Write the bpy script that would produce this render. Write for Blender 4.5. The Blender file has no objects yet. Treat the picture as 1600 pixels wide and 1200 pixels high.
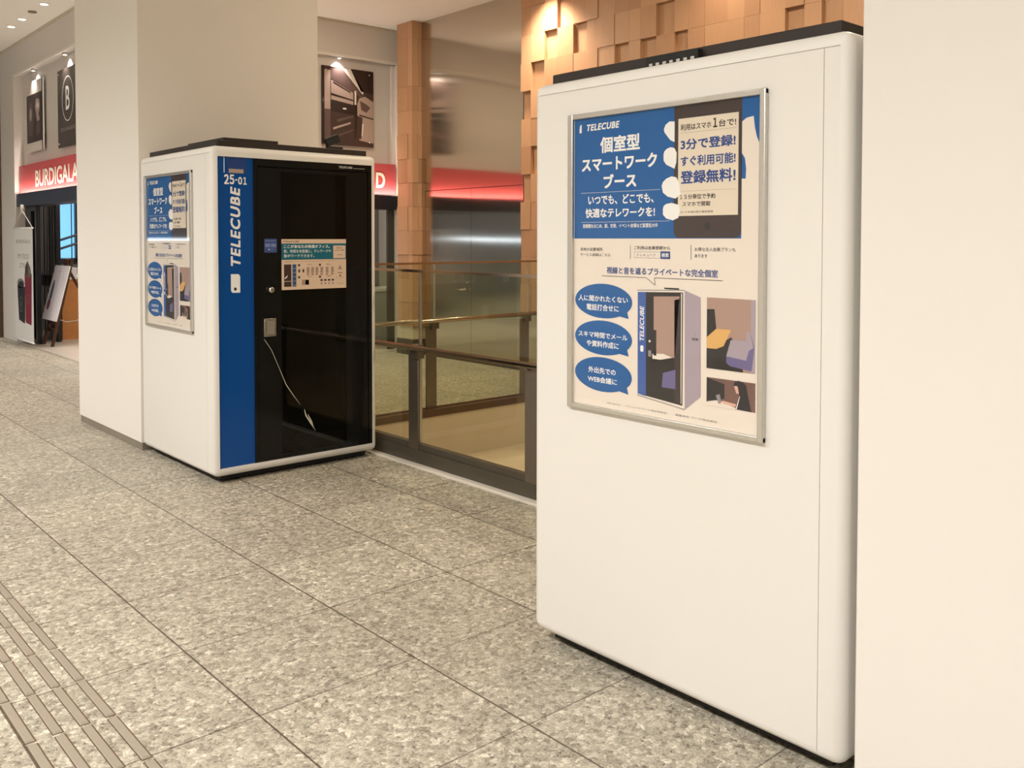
import bpy, bmesh, math, random
from mathutils import Vector, Matrix
random.seed(7)
sc = bpy.context.scene
COL = sc.collection
R = math.radians

# ---------------------------------------------------------------- camera
F_PX, CX, CY = 1428.5, 801.6, 417.3
yaw, pitch, roll = 0.725597, 0.030316, -0.000846
cam_d = bpy.data.cameras.new('camera')
cam = bpy.data.objects.new('camera', cam_d); COL.objects.link(cam)
fwd = Vector((math.sin(yaw)*math.cos(pitch), math.cos(yaw)*math.cos(pitch), -math.sin(pitch)))
rgt = Vector((math.cos(yaw), -math.sin(yaw), 0)); dwn = fwd.cross(rgt)
r2 = math.cos(roll)*rgt + math.sin(roll)*dwn; d2 = -math.sin(roll)*rgt + math.cos(roll)*dwn
M = Matrix((r2, -d2, -fwd)).transposed().to_4x4(); M.translation = Vector((0, 0, 1.5))
cam.matrix_world = M
cam_d.sensor_width = 36; cam_d.lens = F_PX/1600*36
cam_d.shift_x = (800-CX)/1600; cam_d.shift_y = (CY-600)/1600
cam_d.clip_start = 0.02
sc.camera = cam
sc.view_settings.view_transform = 'Standard'; sc.view_settings.look = 'None'
sc.view_settings.exposure = -0.62; sc.view_settings.gamma = 1.0
sc.view_settings.use_curve_mapping = False

# ---------------------------------------------------------------- world and lamps
w = bpy.data.worlds.new('world'); sc.world = w; w.use_nodes = True
w.node_tree.nodes['Background'].inputs[0].default_value = (1.0, 0.90, 0.79, 1)
w.node_tree.nodes['Background'].inputs[1].default_value = 0.35
CEIL = 4.30
WARM = (1.0, 0.975, 0.95)
AMBER = (1.0, 0.84, 0.63)

def lamp(name, kind, loc, energy, col=WARM, size=0.3, rot=(0, 0, 0), spot=None, sizey=None, blend=0.6):
    d = bpy.data.lights.new(name, kind); d.energy = energy; d.color = col
    if kind == 'AREA':
        d.size = size
        if sizey: d.shape = 'RECTANGLE'; d.size_y = sizey
        else: d.shape = 'DISK'
    elif kind == 'SPOT':
        d.shadow_soft_size = size; d.spot_size = spot or R(100); d.spot_blend = blend
    else: d.shadow_soft_size = size
    o = bpy.data.objects.new(name, d); COL.objects.link(o); o.location = loc; o.rotation_euler = rot
    return o
# ceiling downlights of the passage (x towards the shops, y along the passage)
for y in (-3.0, -0.5, 2.0, 4.5, 7.0, 9.5, 12.0, 14.5):
    lamp('passage_downlight', 'SPOT', (-1.5, y, CEIL-.03), 1380 if y < 4 else 1180, size=.22, spot=R(160), blend=1.0)
for y in (-2.0, 1.0, 3.8, 9.0, 12.5):
    lamp('passage_downlight', 'SPOT', (.7, y, CEIL-.03), 65, size=.15, spot=R(130), blend=1.0)
# lamps over the recess behind the booths; one added to warm shaded faces
for x, y, e in ((5.2, 2.2, 48), (5.2, 4.6, 48), (5.0, 3.4, 65), (5.0, 8.3, 90)):
    lamp('recess_and_fill_lamp', 'AREA', (x, y, CEIL-.03), e, AMBER, size=.25)
# wall washers above the block wall
for y, e in ((7.2, 430), (4.9, 75), (2.9, 75)):
    lamp('wall_washer', 'SPOT', (6.70, y, CEIL-.035), e, (1.0, .80, .62), size=.11, rot=(0, R(-3), 0), spot=R(110), blend=.8)

# ---------------------------------------------------------------- materials
MATS = {}
def mat(name, col, rough=.5, metal=0, spec=.5, coat=0, trans=0, ior=1.45, noise=0, nscale=8, bump=0, emit=None, estr=0, alpha=1):
    if name in MATS: return MATS[name]
    m = bpy.data.materials.new(name); m.use_nodes = True; nt = m.node_tree
    b = nt.nodes['Principled BSDF']
    b.inputs['Base Color'].default_value = (*col, 1); b.inputs['Roughness'].default_value = rough
    b.inputs['Metallic'].default_value = metal; b.inputs['Specular IOR Level'].default_value = spec
    b.inputs['Coat Weight'].default_value = coat; b.inputs['Coat Roughness'].default_value = .05
    b.inputs['Transmission Weight'].default_value = trans; b.inputs['IOR'].default_value = ior
    if noise or bump:
        tc = nt.nodes.new('ShaderNodeTexCoord'); n = nt.nodes.new('ShaderNodeTexNoise')
        n.inputs['Scale'].default_value = nscale; n.inputs['Detail'].default_value = 4
        nt.links.new(tc.outputs['Object'], n.inputs['Vector'])
        if noise:
            mx = nt.nodes.new('ShaderNodeMixRGB'); mx.blend_type = 'MULTIPLY'; mx.inputs[0].default_value = 1
            mr = nt.nodes.new('ShaderNodeMapRange'); mr.inputs['To Min'].default_value = 1-noise; mr.inputs['To Max'].default_value = 1+noise
            nt.links.new(n.outputs['Fac'], mr.inputs['Value'])
            mx.inputs[1].default_value = (*col, 1); nt.links.new(mr.outputs[0], mx.inputs[2])
            nt.links.new(mx.outputs[0], b.inputs['Base Color'])
        if bump:
            bp = nt.nodes.new('ShaderNodeBump'); bp.inputs['Strength'].default_value = bump; bp.inputs['Distance'].default_value = .002
            nt.links.new(n.outputs['Fac'], bp.inputs['Height']); nt.links.new(bp.outputs[0], b.inputs['Normal'])
    if emit:
        b.inputs['Emission Color'].default_value = (*emit, 1); b.inputs['Emission Strength'].default_value = estr
    MATS[name] = m
    return m
def srgb(r, g, b):
    f = lambda c: (c/255/12.92) if c/255 <= .04045 else ((c/255+.055)/1.055)**2.4
    return (f(r), f(g), f(b))

m_wall = mat('cream_painted_wall', (.76, .725, .675), .55, noise=.02, nscale=2, bump=.05)
m_booth = mat('cream_booth_shell', (.76, .735, .69), .38, noise=.01, nscale=3)
m_ceil = mat('ceiling_paint', (.89, .87, .81), .8, noise=.02, nscale=1.5)
m_shopwall = mat('shop_wall_paint', (.66, .62, .58), .6, noise=.02, nscale=2)
m_black = mat('black_door_paint', (.004, .004, .004), .16, spec=.5, noise=.1)
m_tray = mat('dark_brown_tray', (.022, .014, .010), .5, noise=.15)
m_rubber = mat('black_foot_rubber', (.01, .01, .01), .7, noise=.1)
m_blue = mat('blue_panel_paint', srgb(0, 72, 146), .22, noise=.02)
m_white = mat('white_lettering', (.86, .86, .84), .4, noise=.01)
m_alu = mat('brushed_aluminium', (.62, .60, .56), .32, metal=.9, noise=.05, nscale=60)
m_chrome = mat('polished_steel', (.7, .67, .6), .15, metal=1, noise=.05)
m_rail = mat('brass_toned_rail', (.42, .34, .25), .22, metal=1, noise=.05)
m_post = mat('bronze_grey_steel', (.20, .165, .125), .35, metal=.75, noise=.06, nscale=20)
m_base = mat('base_channel_steel', (.11, .095, .072), .4, metal=.5, noise=.1, nscale=10)
m_skirt = mat('baseboard_steel', (.33, .29, .24), .4, metal=.6, noise=.08, nscale=12)
m_kerb = mat('pale_kerb_stone', (.78, .72, .63), .5, noise=.08, nscale=20)
m_tan = mat('tan_fascia_panel', (.62, .52, .39), .4, noise=.05, nscale=3)
m_brownedge = mat('brown_edge_trim', (.10, .055, .03), .4, noise=.1)
m_darkframe = mat('dark_shopfront_metal', (.012, .014, .02), .35, noise=.1)
m_greydoor = mat('grey_sliding_door', (.055, .055, .045), .3, noise=.1)
m_header = mat('slate_blue_header', (.035, .042, .065), .45, noise=.1)
m_darkwood = mat('dark_wood_wall', (.09, .05, .03), .35, noise=.3, nscale=20)
m_red = mat('red_sign_board', (.52, .085, .09), .4, noise=.03)
m_signletter = mat('cream_sign_letters', (.85, .78, .68), .4, noise=.02)
m_floor_shop = mat('shop_floor_tiles', (.70, .62, .54), .35, noise=.05)
m_orange = mat('orange_wood_counter', (.58, .24, .07), .4, noise=.15, nscale=12)
m_paper = mat('white_paper', (.82, .81, .80), .5, noise=.01)
m_easel = mat('dark_brown_easel_wood', (.06, .022, .012), .45, noise=.2, nscale=30)
m_green = mat('grey_display_cabinet', (.40, .42, .40), .4, noise=.05)
m_curtain = mat('white_curtain', (.82, .82, .78), .7, noise=.06, nscale=6)
m_cord = mat('pale_cord', (.6, .56, .5), .6, noise=.1)
m_int = mat('booth_interior_felt', (.09, .075, .06), .9, noise=.15, nscale=40)
m_table = mat('booth_table_wood', (.30, .17, .07), .4, noise=.2, nscale=15)
m_seat = mat('booth_seat_fabric', (.10, .09, .12), .9, noise=.15, nscale=50)
m_dl = mat('downlight_lens', (1, 1, 1), .5, emit=(1, .93, .78), estr=5)
m_vent = mat('ceiling_vent_grey', (.25, .20, .15), .6, noise=.1)
m_screenblue = mat('backlit_blue_window', (.2, .5, .8), .4, emit=(.22, .62, 1.0), estr=1.3)

def glass(name, col, rough=0.0, ior=1.45, base=None, mixf=None):
    m = bpy.data.materials.new(name); m.use_nodes = True; nt = m.node_tree
    b = nt.nodes['Principled BSDF']; nt.nodes.remove(b)
    out = nt.nodes['Material Output']
    tr = nt.nodes.new('ShaderNodeBsdfTransparent'); tr.inputs[0].default_value = (*col, 1)
    gl = nt.nodes.new('ShaderNodeBsdfGlossy'); gl.inputs['Roughness'].default_value = rough
    fr = nt.nodes.new('ShaderNodeFresnel'); fr.inputs[0].default_value = ior
    n = nt.nodes.new('ShaderNodeTexNoise'); n.inputs['Scale'].default_value = 1.2
    mr = nt.nodes.new('ShaderNodeMapRange'); mr.inputs['To Min'].default_value = .92; mr.inputs['To Max'].default_value = 1.0
    nt.links.new(n.outputs['Fac'], mr.inputs['Value'])
    ml = nt.nodes.new('ShaderNodeMath'); ml.operation = 'MULTIPLY'
    nt.links.new(fr.outputs[0], ml.inputs[0]); nt.links.new(mr.outputs[0], ml.inputs[1])
    mx = nt.nodes.new('ShaderNodeMixShader')
    ge = nt.nodes.new('ShaderNodeNewGeometry'); iv = nt.nodes.new('ShaderNodeMath'); iv.operation = 'SUBTRACT'; iv.inputs[0].default_value = 1
    nt.links.new(ge.outputs['Backfacing'], iv.inputs[1])
    m2 = nt.nodes.new('ShaderNodeMath'); m2.operation = 'MULTIPLY'; nt.links.new(ml.outputs[0], m2.inputs[0]); nt.links.new(iv.outputs[0], m2.inputs[1]); ml = m2
    nt.links.new(ml.outputs[0], mx.inputs[0]); nt.links.new(tr.outputs[0], mx.inputs[1]); nt.links.new(gl.outputs[0], mx.inputs[2])
    nt.links.new(mx.outputs[0], out.inputs[0])
    return m
m_glass = glass('balustrade_glass', (.90, .92, .85), ior=1.45)
m_doorglass = glass('dark_tinted_door_glass', (.30, .28, .22), ior=1.5)
m_shopglass = glass('smoked_shop_glass', (.25, .28, .28), ior=1.5)

# block wall: warm wood blocks, a slightly different tone per block
def block_mat():
    m = bpy.data.materials.new('wood_block_cladding'); m.use_nodes = True; nt = m.node_tree; b = nt.nodes['Principled BSDF']
    at = nt.nodes.new('ShaderNodeAttribute'); at.attribute_name = 'tone'
    rmp = nt.nodes.new('ShaderNodeValToRGB')
    rmp.color_ramp.elements[0].color = (.42, .235, .13, 1); rmp.color_ramp.elements[1].color = (.53, .315, .18, 1)
    tc = nt.nodes.new('ShaderNodeTexCoord'); mp = nt.nodes.new('ShaderNodeMapping'); mp.inputs['Scale'].default_value = (40, 40, 3)
    n = nt.nodes.new('ShaderNodeTexNoise'); n.inputs['Scale'].default_value = 2; n.inputs['Detail'].default_value = 5
    nt.links.new(tc.outputs['Object'], mp.inputs[0]); nt.links.new(mp.outputs[0], n.inputs['Vector'])
    mr = nt.nodes.new('ShaderNodeMapRange'); mr.inputs['To Min'].default_value = .88; mr.inputs['To Max'].default_value = 1.1
    nt.links.new(n.outputs['Fac'], mr.inputs['Value'])
    mx = nt.nodes.new('ShaderNodeMixRGB'); mx.blend_type = 'MULTIPLY'; mx.inputs[0].default_value = 1
    nt.links.new(at.outputs['Fac'], rmp.inputs[0]); nt.links.new(rmp.outputs[0], mx.inputs[1]); nt.links.new(mr.outputs[0], mx.inputs[2])
    nt.links.new(mx.outputs[0], b.inputs['Base Color']); b.inputs['Roughness'].default_value = .45
    return m
m_block = block_mat()

def steel_mat():
    m = bpy.data.materials.new('hairline_stainless'); m.use_nodes = True; nt = m.node_tree; b = nt.nodes['Principled BSDF']
    b.inputs['Metallic'].default_value = 1; b.inputs['Base Color'].default_value = (.58, .53, .46, 1)
    b.inputs['Roughness'].default_value = .115; b.inputs['Anisotropic'].default_value = 1.0
    b.inputs['Anisotropic Rotation'].default_value = 0.0
    tg = nt.nodes.new('ShaderNodeTangent'); tg.direction_type = 'RADIAL'; tg.axis = 'Z'
    nt.links.new(tg.outputs[0], b.inputs['Tangent'])
    tc = nt.nodes.new('ShaderNodeTexCoord'); mp = nt.nodes.new('ShaderNodeMapping'); mp.inputs['Scale'].default_value = (.5, .5, 1.2)
    n = nt.nodes.new('ShaderNodeTexNoise'); n.inputs['Scale'].default_value = 1.1; n.inputs['Detail'].default_value = 1
    nt.links.new(tc.outputs['Object'], mp.inputs[0]); nt.links.new(mp.outputs[0], n.inputs['Vector'])
    bp = nt.nodes.new('ShaderNodeBump'); bp.inputs['Strength'].default_value = .25; bp.inputs['Distance'].default_value = .01
    nt.links.new(n.outputs['Fac'], bp.inputs['Height']); nt.links.new(bp.outputs[0], b.inputs['Normal'])
    return m
m_steel = steel_mat()

# flamed granite slabs, 0.6 m grid
def floor_mat():
    m = bpy.data.materials.new('flamed_granite_slabs'); m.use_nodes = True; nt = m.node_tree; b = nt.nodes['Principled BSDF']
    N = nt.nodes.new; L = nt.links.new
    tc = N('ShaderNodeTexCoord'); sep = N('ShaderNodeSeparateXYZ'); L(tc.outputs['Object'], sep.inputs[0])
    def M2(op, a, b_=None, clamp=False):
        n = N('ShaderNodeMath'); n.operation = op; n.use_clamp = clamp
        for i, v in enumerate((a, b_)):
            if v is None: continue
            if isinstance(v, (int, float)): n.inputs[i].default_value = v
            else: L(v, n.inputs[i])
        return n.outputs[0]
    # chips
    mp = N('ShaderNodeMapping'); mp.inputs['Scale'].default_value = (1.0, 1.0, 1.0); L(tc.outputs['Object'], mp.inputs[0])
    nz = N('ShaderNodeTexNoise'); nz.inputs['Scale'].default_value = 55; nz.inputs['Detail'].default_value = 6; nz.inputs['Roughness'].default_value = .62
    L(mp.outputs[0], nz.inputs['Vector'])
    wv = N('ShaderNodeMixRGB'); wv.inputs[0].default_value = .035
    L(mp.outputs[0], wv.inputs[1]); L(nz.outputs['Color'], wv.inputs[2])
    vo = N('ShaderNodeTexVoronoi'); vo.inputs['Scale'].default_value = 52; L(wv.outputs[0], vo.inputs['Vector'])
    vo2 = N('ShaderNodeTexVoronoi'); vo2.inputs['Scale'].default_value = 165; L(wv.outputs[0], vo2.inputs['Vector'])
    vs = N('ShaderNodeSeparateXYZ'); L(vo.outputs['Color'], vs.inputs[0])
    vs2 = N('ShaderNodeSeparateXYZ'); L(vo2.outputs['Color'], vs2.inputs[0])
    big = N('ShaderNodeTexNoise'); big.inputs['Scale'].default_value = 1.3; big.inputs['Detail'].default_value = 2; L(tc.outputs['Object'], big.inputs['Vector'])
    s = M2('ADD', M2('MULTIPLY', vs.outputs[0], .36), M2('MULTIPLY', vs2.outputs[0], .30))
    s = M2('ADD', s, M2('MULTIPLY', nz.outputs['Fac'], .75))
    s = M2('SUBTRACT', s, .225)
    s = M2('ADD', s, M2('MULTIPLY', M2('GREATER_THAN', vs.outputs[1], .80), .13))
    s = M2('SUBTRACT', s, M2('MULTIPLY', M2('LESS_THAN', vs2.outputs[2], .14), .20))
    s = M2('ADD', s, .02)
    rp = N('ShaderNodeValToRGB'); L(s, rp.inputs[0])
    e = rp.color_ramp.elements
    e[0].position = .12; e[0].color = (.135, .115, .085, 1); e[1].position = .86; e[1].color = (.71, .65, .53, 1)
    for p, c in ((.30, (.28, .248, .19, 1)), (.5, (.38, .342, .268, 1)), (.66, (.48, .435, .345, 1))):
        q = e.new(p); q.color = c
    # slab tone
    ix = M2('FLOOR', M2('DIVIDE', M2('ADD', sep.outputs[0], -1.285+60), .6)); iy = M2('FLOOR', M2('DIVIDE', M2('ADD', sep.outputs[1], -3.25+60), .6))
    wn = N('ShaderNodeTexWhiteNoise'); wn.noise_dimensions = '2D'; cmb = N('ShaderNodeCombineXYZ'); L(ix, cmb.inputs[0]); L(iy, cmb.inputs[1]); L(cmb.outputs[0], wn.inputs['Vector'])
    tone = M2('ADD', M2('MULTIPLY', wn.outputs['Value'], .14), .93)
    tone = M2('MULTIPLY', tone, M2('ADD', M2('MULTIPLY', big.outputs['Fac'], .2), .9))
    mx = N('ShaderNodeMixRGB'); mx.blend_type = 'MULTIPLY'; mx.inputs[0].default_value = 1; L(rp.outputs[0], mx.inputs[1]); L(tone, mx.inputs[2])
    # joints
    def joint(o, off, wdt):
        f = M2('FRACT', M2('DIVIDE', M2('ADD', o, 60-off), .6))
        d = M2('MULTIPLY', M2('SUBTRACT', .5, M2('ABSOLUTE', M2('SUBTRACT', f, .5))), .6)
        return M2('LESS_THAN', d, wdt)
    jx = joint(sep.outputs[0], 1.285, .0034); jy = joint(sep.outputs[1], 3.25, .0030)
    main = M2('MULTIPLY', M2('GREATER_THAN', sep.outputs[0], 1.885), M2('LESS_THAN', M2('ABSOLUTE', M2('SUBTRACT', sep.outputs[1], 3.25)), .05))
    jy = M2('MULTIPLY', jy, M2('ADD', M2('MULTIPLY', big.outputs['Fac'], .9), M2('ADD', M2('MULTIPLY', main, .6), .32)))
    j = M2('MAXIMUM', jx, jy, True)
    jm = N('ShaderNodeMixRGB'); L(M2('MULTIPLY', j, .85), jm.inputs[0]); L(mx.outputs[0], jm.inputs[1]); jm.inputs[2].default_value = (.055, .035, .02, 1)
    L(jm.outputs[0], b.inputs['Base Color'])
    hgt = M2('SUBTRACT', s, M2('MULTIPLY', j, 1.0))
    bp = N('ShaderNodeBump'); bp.inputs['Strength'].default_value = .75; bp.inputs['Distance'].default_value = .005; L(hgt, bp.inputs['Height'])
    L(bp.outputs[0], b.inputs['Normal'])
    b.inputs['Roughness'].default_value = .48; b.inputs['Specular IOR Level'].default_value = .4
    return m
m_floor = floor_mat()

# ---------------------------------------------------------------- helpers
def tag(o, label=None, cat=None, group=None, kind=None):
    if label: o['label'] = label
    if cat: o['category'] = cat
    if group: o['group'] = group
    if kind: o['kind'] = kind
    return o
def thing(name, label, cat, loc=(0, 0, 0), group=None, rz=0):
    o = bpy.data.objects.new(name, None); COL.objects.link(o); o.location = loc; o.rotation_euler = (0, 0, rz); o.empty_display_size = .1
    return tag(o, label, cat, group)
def obj(name, bm, mats, parent=None, loc=None, smooth=False):
    me = bpy.data.meshes.new(name)
    if not isinstance(mats, (list, tuple)): bmesh.ops.recalc_face_normals(bm, faces=bm.faces)
    if smooth:
        for f in bm.faces: f.smooth = True
    bm.to_mesh(me); bm.free()
    for m in (mats if isinstance(mats, (list, tuple)) else [mats]): me.materials.append(m)
    o = bpy.data.objects.new(name, me); COL.objects.link(o)
    if parent: o.parent = parent
    if loc: o.location = loc
    return o
def box(bm, x0, x1, y0, y1, z0, z1, mi=0, bev=0, seg=2):
    vs = [bm.verts.new((x, y, z)) for x in (x0, x1) for y in (y0, y1) for z in (z0, z1)]
    q = [(0, 1, 3, 2), (4, 6, 7, 5), (0, 4, 5, 1), (2, 3, 7, 6), (0, 2, 6, 4), (1, 5, 7, 3)]
    fs = [bm.faces.new([vs[i] for i in f]) for f in q]
    for f in fs: f.material_index = mi
    if bev:
        es = list({e for f in fs for e in f.edges})
        r = bmesh.ops.bevel(bm, geom=es, offset=bev, segments=seg, affect='EDGES', profile=.5)
        for f in r['faces']: f.material_index = mi; f.smooth = True
    return fs
def bx(*a, **k):
    bm = bmesh.new(); box(bm, *a, **k); return bm
def tube(bm, pts, r, n=12, mi=0, caps=True):
    pts = [Vector(p) for p in pts]; rings = []
    for i, p in enumerate(pts):
        d = (pts[min(i+1, len(pts)-1)]-pts[max(i-1, 0)]).normalized()
        up = Vector((0, 0, 1)) if abs(d.z) < .95 else Vector((1, 0, 0))
        a = d.cross(up).normalized(); b = d.cross(a)
        rr = r[i] if isinstance(r, (list, tuple)) else r
        rings.append([bm.verts.new(p+a*rr*math.cos(2*math.pi*k/n)+b*rr*math.sin(2*math.pi*k/n)) for k in range(n)])
    for i in range(len(rings)-1):
        for k in range(n):
            f = bm.faces.new([rings[i][k], rings[i][(k+1) % n], rings[i+1][(k+1) % n], rings[i+1][k]]); f.smooth = True; f.material_index = mi
    if caps:
        for rg in (rings[0], rings[-1]):
            f = bm.faces.new(rg); f.material_index = mi
    bmesh.ops.recalc_face_normals(bm, faces=bm.faces)
def beam(bm, a, b, w, t, side=(0, 1, 0), mi=0):
    a, b = Vector(a), Vector(b); d = (b-a).normalized(); s = Vector(side); s = (s-d*s.dot(d)).normalized(); n = d.cross(s)
    vs = [bm.verts.new(p+s*w/2*i+n*t/2*j) for p in (a, b) for i, j in ((-1, -1), (1, -1), (1, 1), (-1, 1))]
    for q in ((0, 1, 2, 3), (7, 6, 5, 4), (0, 4, 5, 1), (1, 5, 6, 2), (2, 6, 7, 3), (3, 7, 4, 0)):
        bm.faces.new([vs[i] for i in q]).material_index = mi
    bmesh.ops.recalc_face_normals(bm, faces=bm.faces)
def struct(name, bm, m, parent=None):
    o = obj(name, bm, m, parent)
    if parent is None: o['kind'] = 'structure'
    return o

_tc = {}
def glyphs(text, bold=0.0, shear=0.0, spc=1.0):
    k = (text, bold, shear, spc)
    if k not in _tc:
        c = bpy.data.curves.new('t', 'FONT'); c.body = text; c.offset = bold; c.shear = shear; c.space_character = spc; c.resolution_u = 3
        o = bpy.data.objects.new('t', c); COL.objects.link(o)
        bpy.context.view_layer.update()
        dg = bpy.context.evaluated_depsgraph_get(); me = bpy.data.meshes.new_from_object(o.evaluated_get(dg))
        vs = [(v.co.x, v.co.y) for v in me.vertices]; fs = [tuple(p.vertices) for p in me.polygons]
        bpy.data.objects.remove(o); bpy.data.curves.remove(c); bpy.data.meshes.remove(me)
        xs = [v[0] for v in vs]; ys = [v[1] for v in vs]
        _tc[k] = (vs, fs, min(xs), max(xs), min(ys), max(ys))
    return _tc[k]
class Sheet:
    """a printed surface: flat ink layers a fraction of a millimetre apart in one mesh"""
    def __init__(s, mats, step=.0002): s.bm = bmesh.new(); s.mats = mats; s.lay = 0; s.step = step
    def face(s, pts, mi, h):
        try: f = s.bm.faces.new([s.bm.verts.new((x, h, y)) for x, y in pts]); f.material_index = mi; return f
        except ValueError: return None
    def poly(s, pts, mi, layer=None):
        h = -(s.lay if layer is None else layer)*s.step
        a = sum(pts[i][0]*pts[(i+1) % len(pts)][1]-pts[(i+1) % len(pts)][0]*pts[i][1] for i in range(len(pts)))
        if a < 0: pts = pts[::-1]
        s.face(pts, mi, h)
    def rect(s, x0, y0, x1, y1, mi, layer=None): s.poly([(x0, y0), (x1, y0), (x1, y1), (x0, y1)], mi, layer)
    def rrect(s, x0, y0, x1, y1, r, mi, layer=None, corners=(1, 1, 1, 1)):
        P = []
        for (cx, cy, a), on in zip(((x1-r, y0+r, -90), (x1-r, y1-r, 0), (x0+r, y1-r, 90), (x0+r, y0+r, 180)), corners):
            if on: P += [(cx+r*math.cos(R(a+t)), cy+r*math.sin(R(a+t))) for t in range(0, 91, 15)]
            else:
                sx = 1 if cx > (x0+x1)/2 else -1; sy = 1 if cy > (y0+y1)/2 else -1; P.append((cx+sx*r, cy+sy*r))
        s.poly(P, mi, layer)
    def ell(s, cx, cy, rx, ry, mi, layer=None, n=36): s.poly([(cx+rx*math.cos(2*math.pi*i/n), cy+ry*math.sin(2*math.pi*i/n)) for i in range(n)], mi, layer)
    def ring(s, cx, cy, rx, ry, wd, mi, layer=None, n=36):
        h = -(s.lay if layer is None else layer)*s.step
        for i in range(n):
            a, b = 2*math.pi*i/n, 2*math.pi*(i+1)/n
            s.face([(cx+(rx-wd)*math.cos(a), cy+(ry-wd)*math.sin(a)), (cx+rx*math.cos(a), cy+ry*math.sin(a)), (cx+rx*math.cos(b), cy+ry*math.sin(b)), (cx+(rx-wd)*math.cos(b), cy+(ry-wd)*math.sin(b))], mi, h)
    def line(s, p, q, wd, mi, layer=None):
        dx, dy = q[0]-p[0], q[1]-p[1]; l = math.hypot(dx, dy); nx, ny = -dy/l*wd/2, dx/l*wd/2
        s.poly([(p[0]-nx, p[1]-ny), (q[0]-nx, q[1]-ny), (q[0]+nx, q[1]+ny), (p[0]+nx, p[1]+ny)], mi, layer)
    def dots(s, x0, x1, y, mi, pitch=.0065, wd=.0018, layer=None):
        n = int((x1-x0)/pitch)
        for i in range(n): s.rect(x0+i*pitch, y, x0+i*pitch+pitch*.5, y+wd, mi, layer)
    def text(s, t, x0, x1, y0, y1, mi, bold=.012, shear=0, layer=None, rot=0, spc=1.0):
        vs, fs, a, b, c, d = glyphs(t, 0, shear, spc); h0 = -(s.lay if layer is None else layer)*s.step
        # heavier weights are overprinted with a small displacement
        em = ((x1-x0) if rot else (y1-y0))
        e = bold*em*1.15
        x0 += e; x1 -= e; y0 += e; y1 -= e
        for k, (dx, dy) in enumerate(((0, 0),) if e < 1e-6 else ((-e, -e), (e, -e), (-e, e), (e, e), (0, 0), (e, 0), (-e, 0))):
            h = h0-k*.00001
            P = []
            for x, y in vs:
                u = (x-a)/max(b-a, 1e-6); v = (y-c)/max(d-c, 1e-6)
                if rot: u, v = 1-v, u          # reads bottom to top
                P.append(s.bm.verts.new((x0+dx+u*(x1-x0), h, y0+dy+v*(y1-y0))))
            for f in fs:
                try: q = s.bm.faces.new([P[i] for i in f]); q.material_index = mi
                except ValueError: pass
    def make(s, name, parent, loc=(0, 0, 0), rz=0):
        bmesh.ops.recalc_face_normals(s.bm, faces=s.bm.faces)
        for f in s.bm.faces:
            if f.normal.y > 0: f.normal_flip()
        o = obj(name, s.bm, s.mats, parent, loc); o.rotation_euler = (0, 0, rz); return o
def pm(name, rgb, rough=.3, coat=.5):
    return mat(name, srgb(*rgb), rough, coat=coat, noise=.01)

# ---------------------------------------------------------------- the setting
XW, YF, YP, XF1 = 7.0, 10.3, 9.68, 3.42      # stainless wall, far shopfront, pillar face, left shopfront
bm = bmesh.new()
box(bm, -5, 3.62, -5, 19, -.25, 0)
box(bm, 3.62, 12, 6.5, YF, -.25, 0)
struct('floor', bm, m_floor)
struct('ceiling', bx(-5, 12, -5, 24, CEIL, CEIL+.1), m_ceil)
struct('wall_left', bx(-5.1, -5, -5, 24, 0, CEIL), m_wall)
struct('wall_near', bx(-5, 12, -5.1, -5, 0, CEIL), m_wall)
struct('wall_end', bx(-5, 3.3, 19, 19.1, 0, CEIL), mat('blue_grey_end_wall', (.24, .27, .31), .6, noise=.1))
struct('end_glow_strip', bx(-4.6, 3.1, 18.97, 18.999, 1.465, 1.53), mat('added_daylight_glow', (.6, .8, 1), .5, emit=(.72, .86, 1.0), estr=7))  # unseen glowing strip, added for the thin blue line reflected in the stainless wall
# floor opening behind the balustrades: tan fascia and lower landing
bm = bmesh.new()
box(bm, 3.62, XW, 6.44, 6.5, -.6, -.055); box(bm, 3.62, XW, -3, 6.44, -.6, -.45)
struct('floor_lower_landing', bm, m_tan)
struct('trim_1', bx(3.62, XW, 6.43, 6.5, -.055, .004), m_brownedge)
struct('trim_2', bx(3.475, 3.535, -3, 6.5, -.01, .012), m_kerb)

# stainless wall with double doors
bm = bmesh.new()
DZ = 2.12; D0, D1, DM = 7.76, 9.6, 8.66
box(bm, XW, XW+.1, 7.72, YP+.02, DZ+.004, CEIL)
box(bm, XW, XW+.1, D1+.003, YP+.02, 0, DZ)
box(bm, XW, XW+.1, 7.72, D0-.003, 0, DZ)
w_st = struct('wall_right_stainless', bm, m_steel)
struct('wall_right_backing', bx(XW+.08, XW+.2, 7.7, YP+.1, 0, CEIL), m_darkframe)
struct('trim_12', bx(XW-.006, XW+.02, 7.72, YP, 0, .085), m_base)
for i, (a, b) in enumerate(((D0, DM-.002), (DM+.002, D1))):
    d = struct('door_%d' % (i+1), bx(XW+.001, XW+.05, a, b, .008, DZ-.003), m_steel)
    if i == 1:
        bm = bmesh.new(); tube(bm, [(XW-.0, 8.74, .885), (XW-.05, 8.74, .885)], .012); tube(bm, [(XW-.05, 8.73, .885), (XW-.05, 8.87, .885)], .010)
        obj('door_handle', bm, m_chrome, d)
        bm = bmesh.new(); tube(bm, [(XW+.002, 8.74, .965), (XW-.012, 8.74, .965)], .014)
        obj('door_lock', bm, m_chrome, d)

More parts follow.
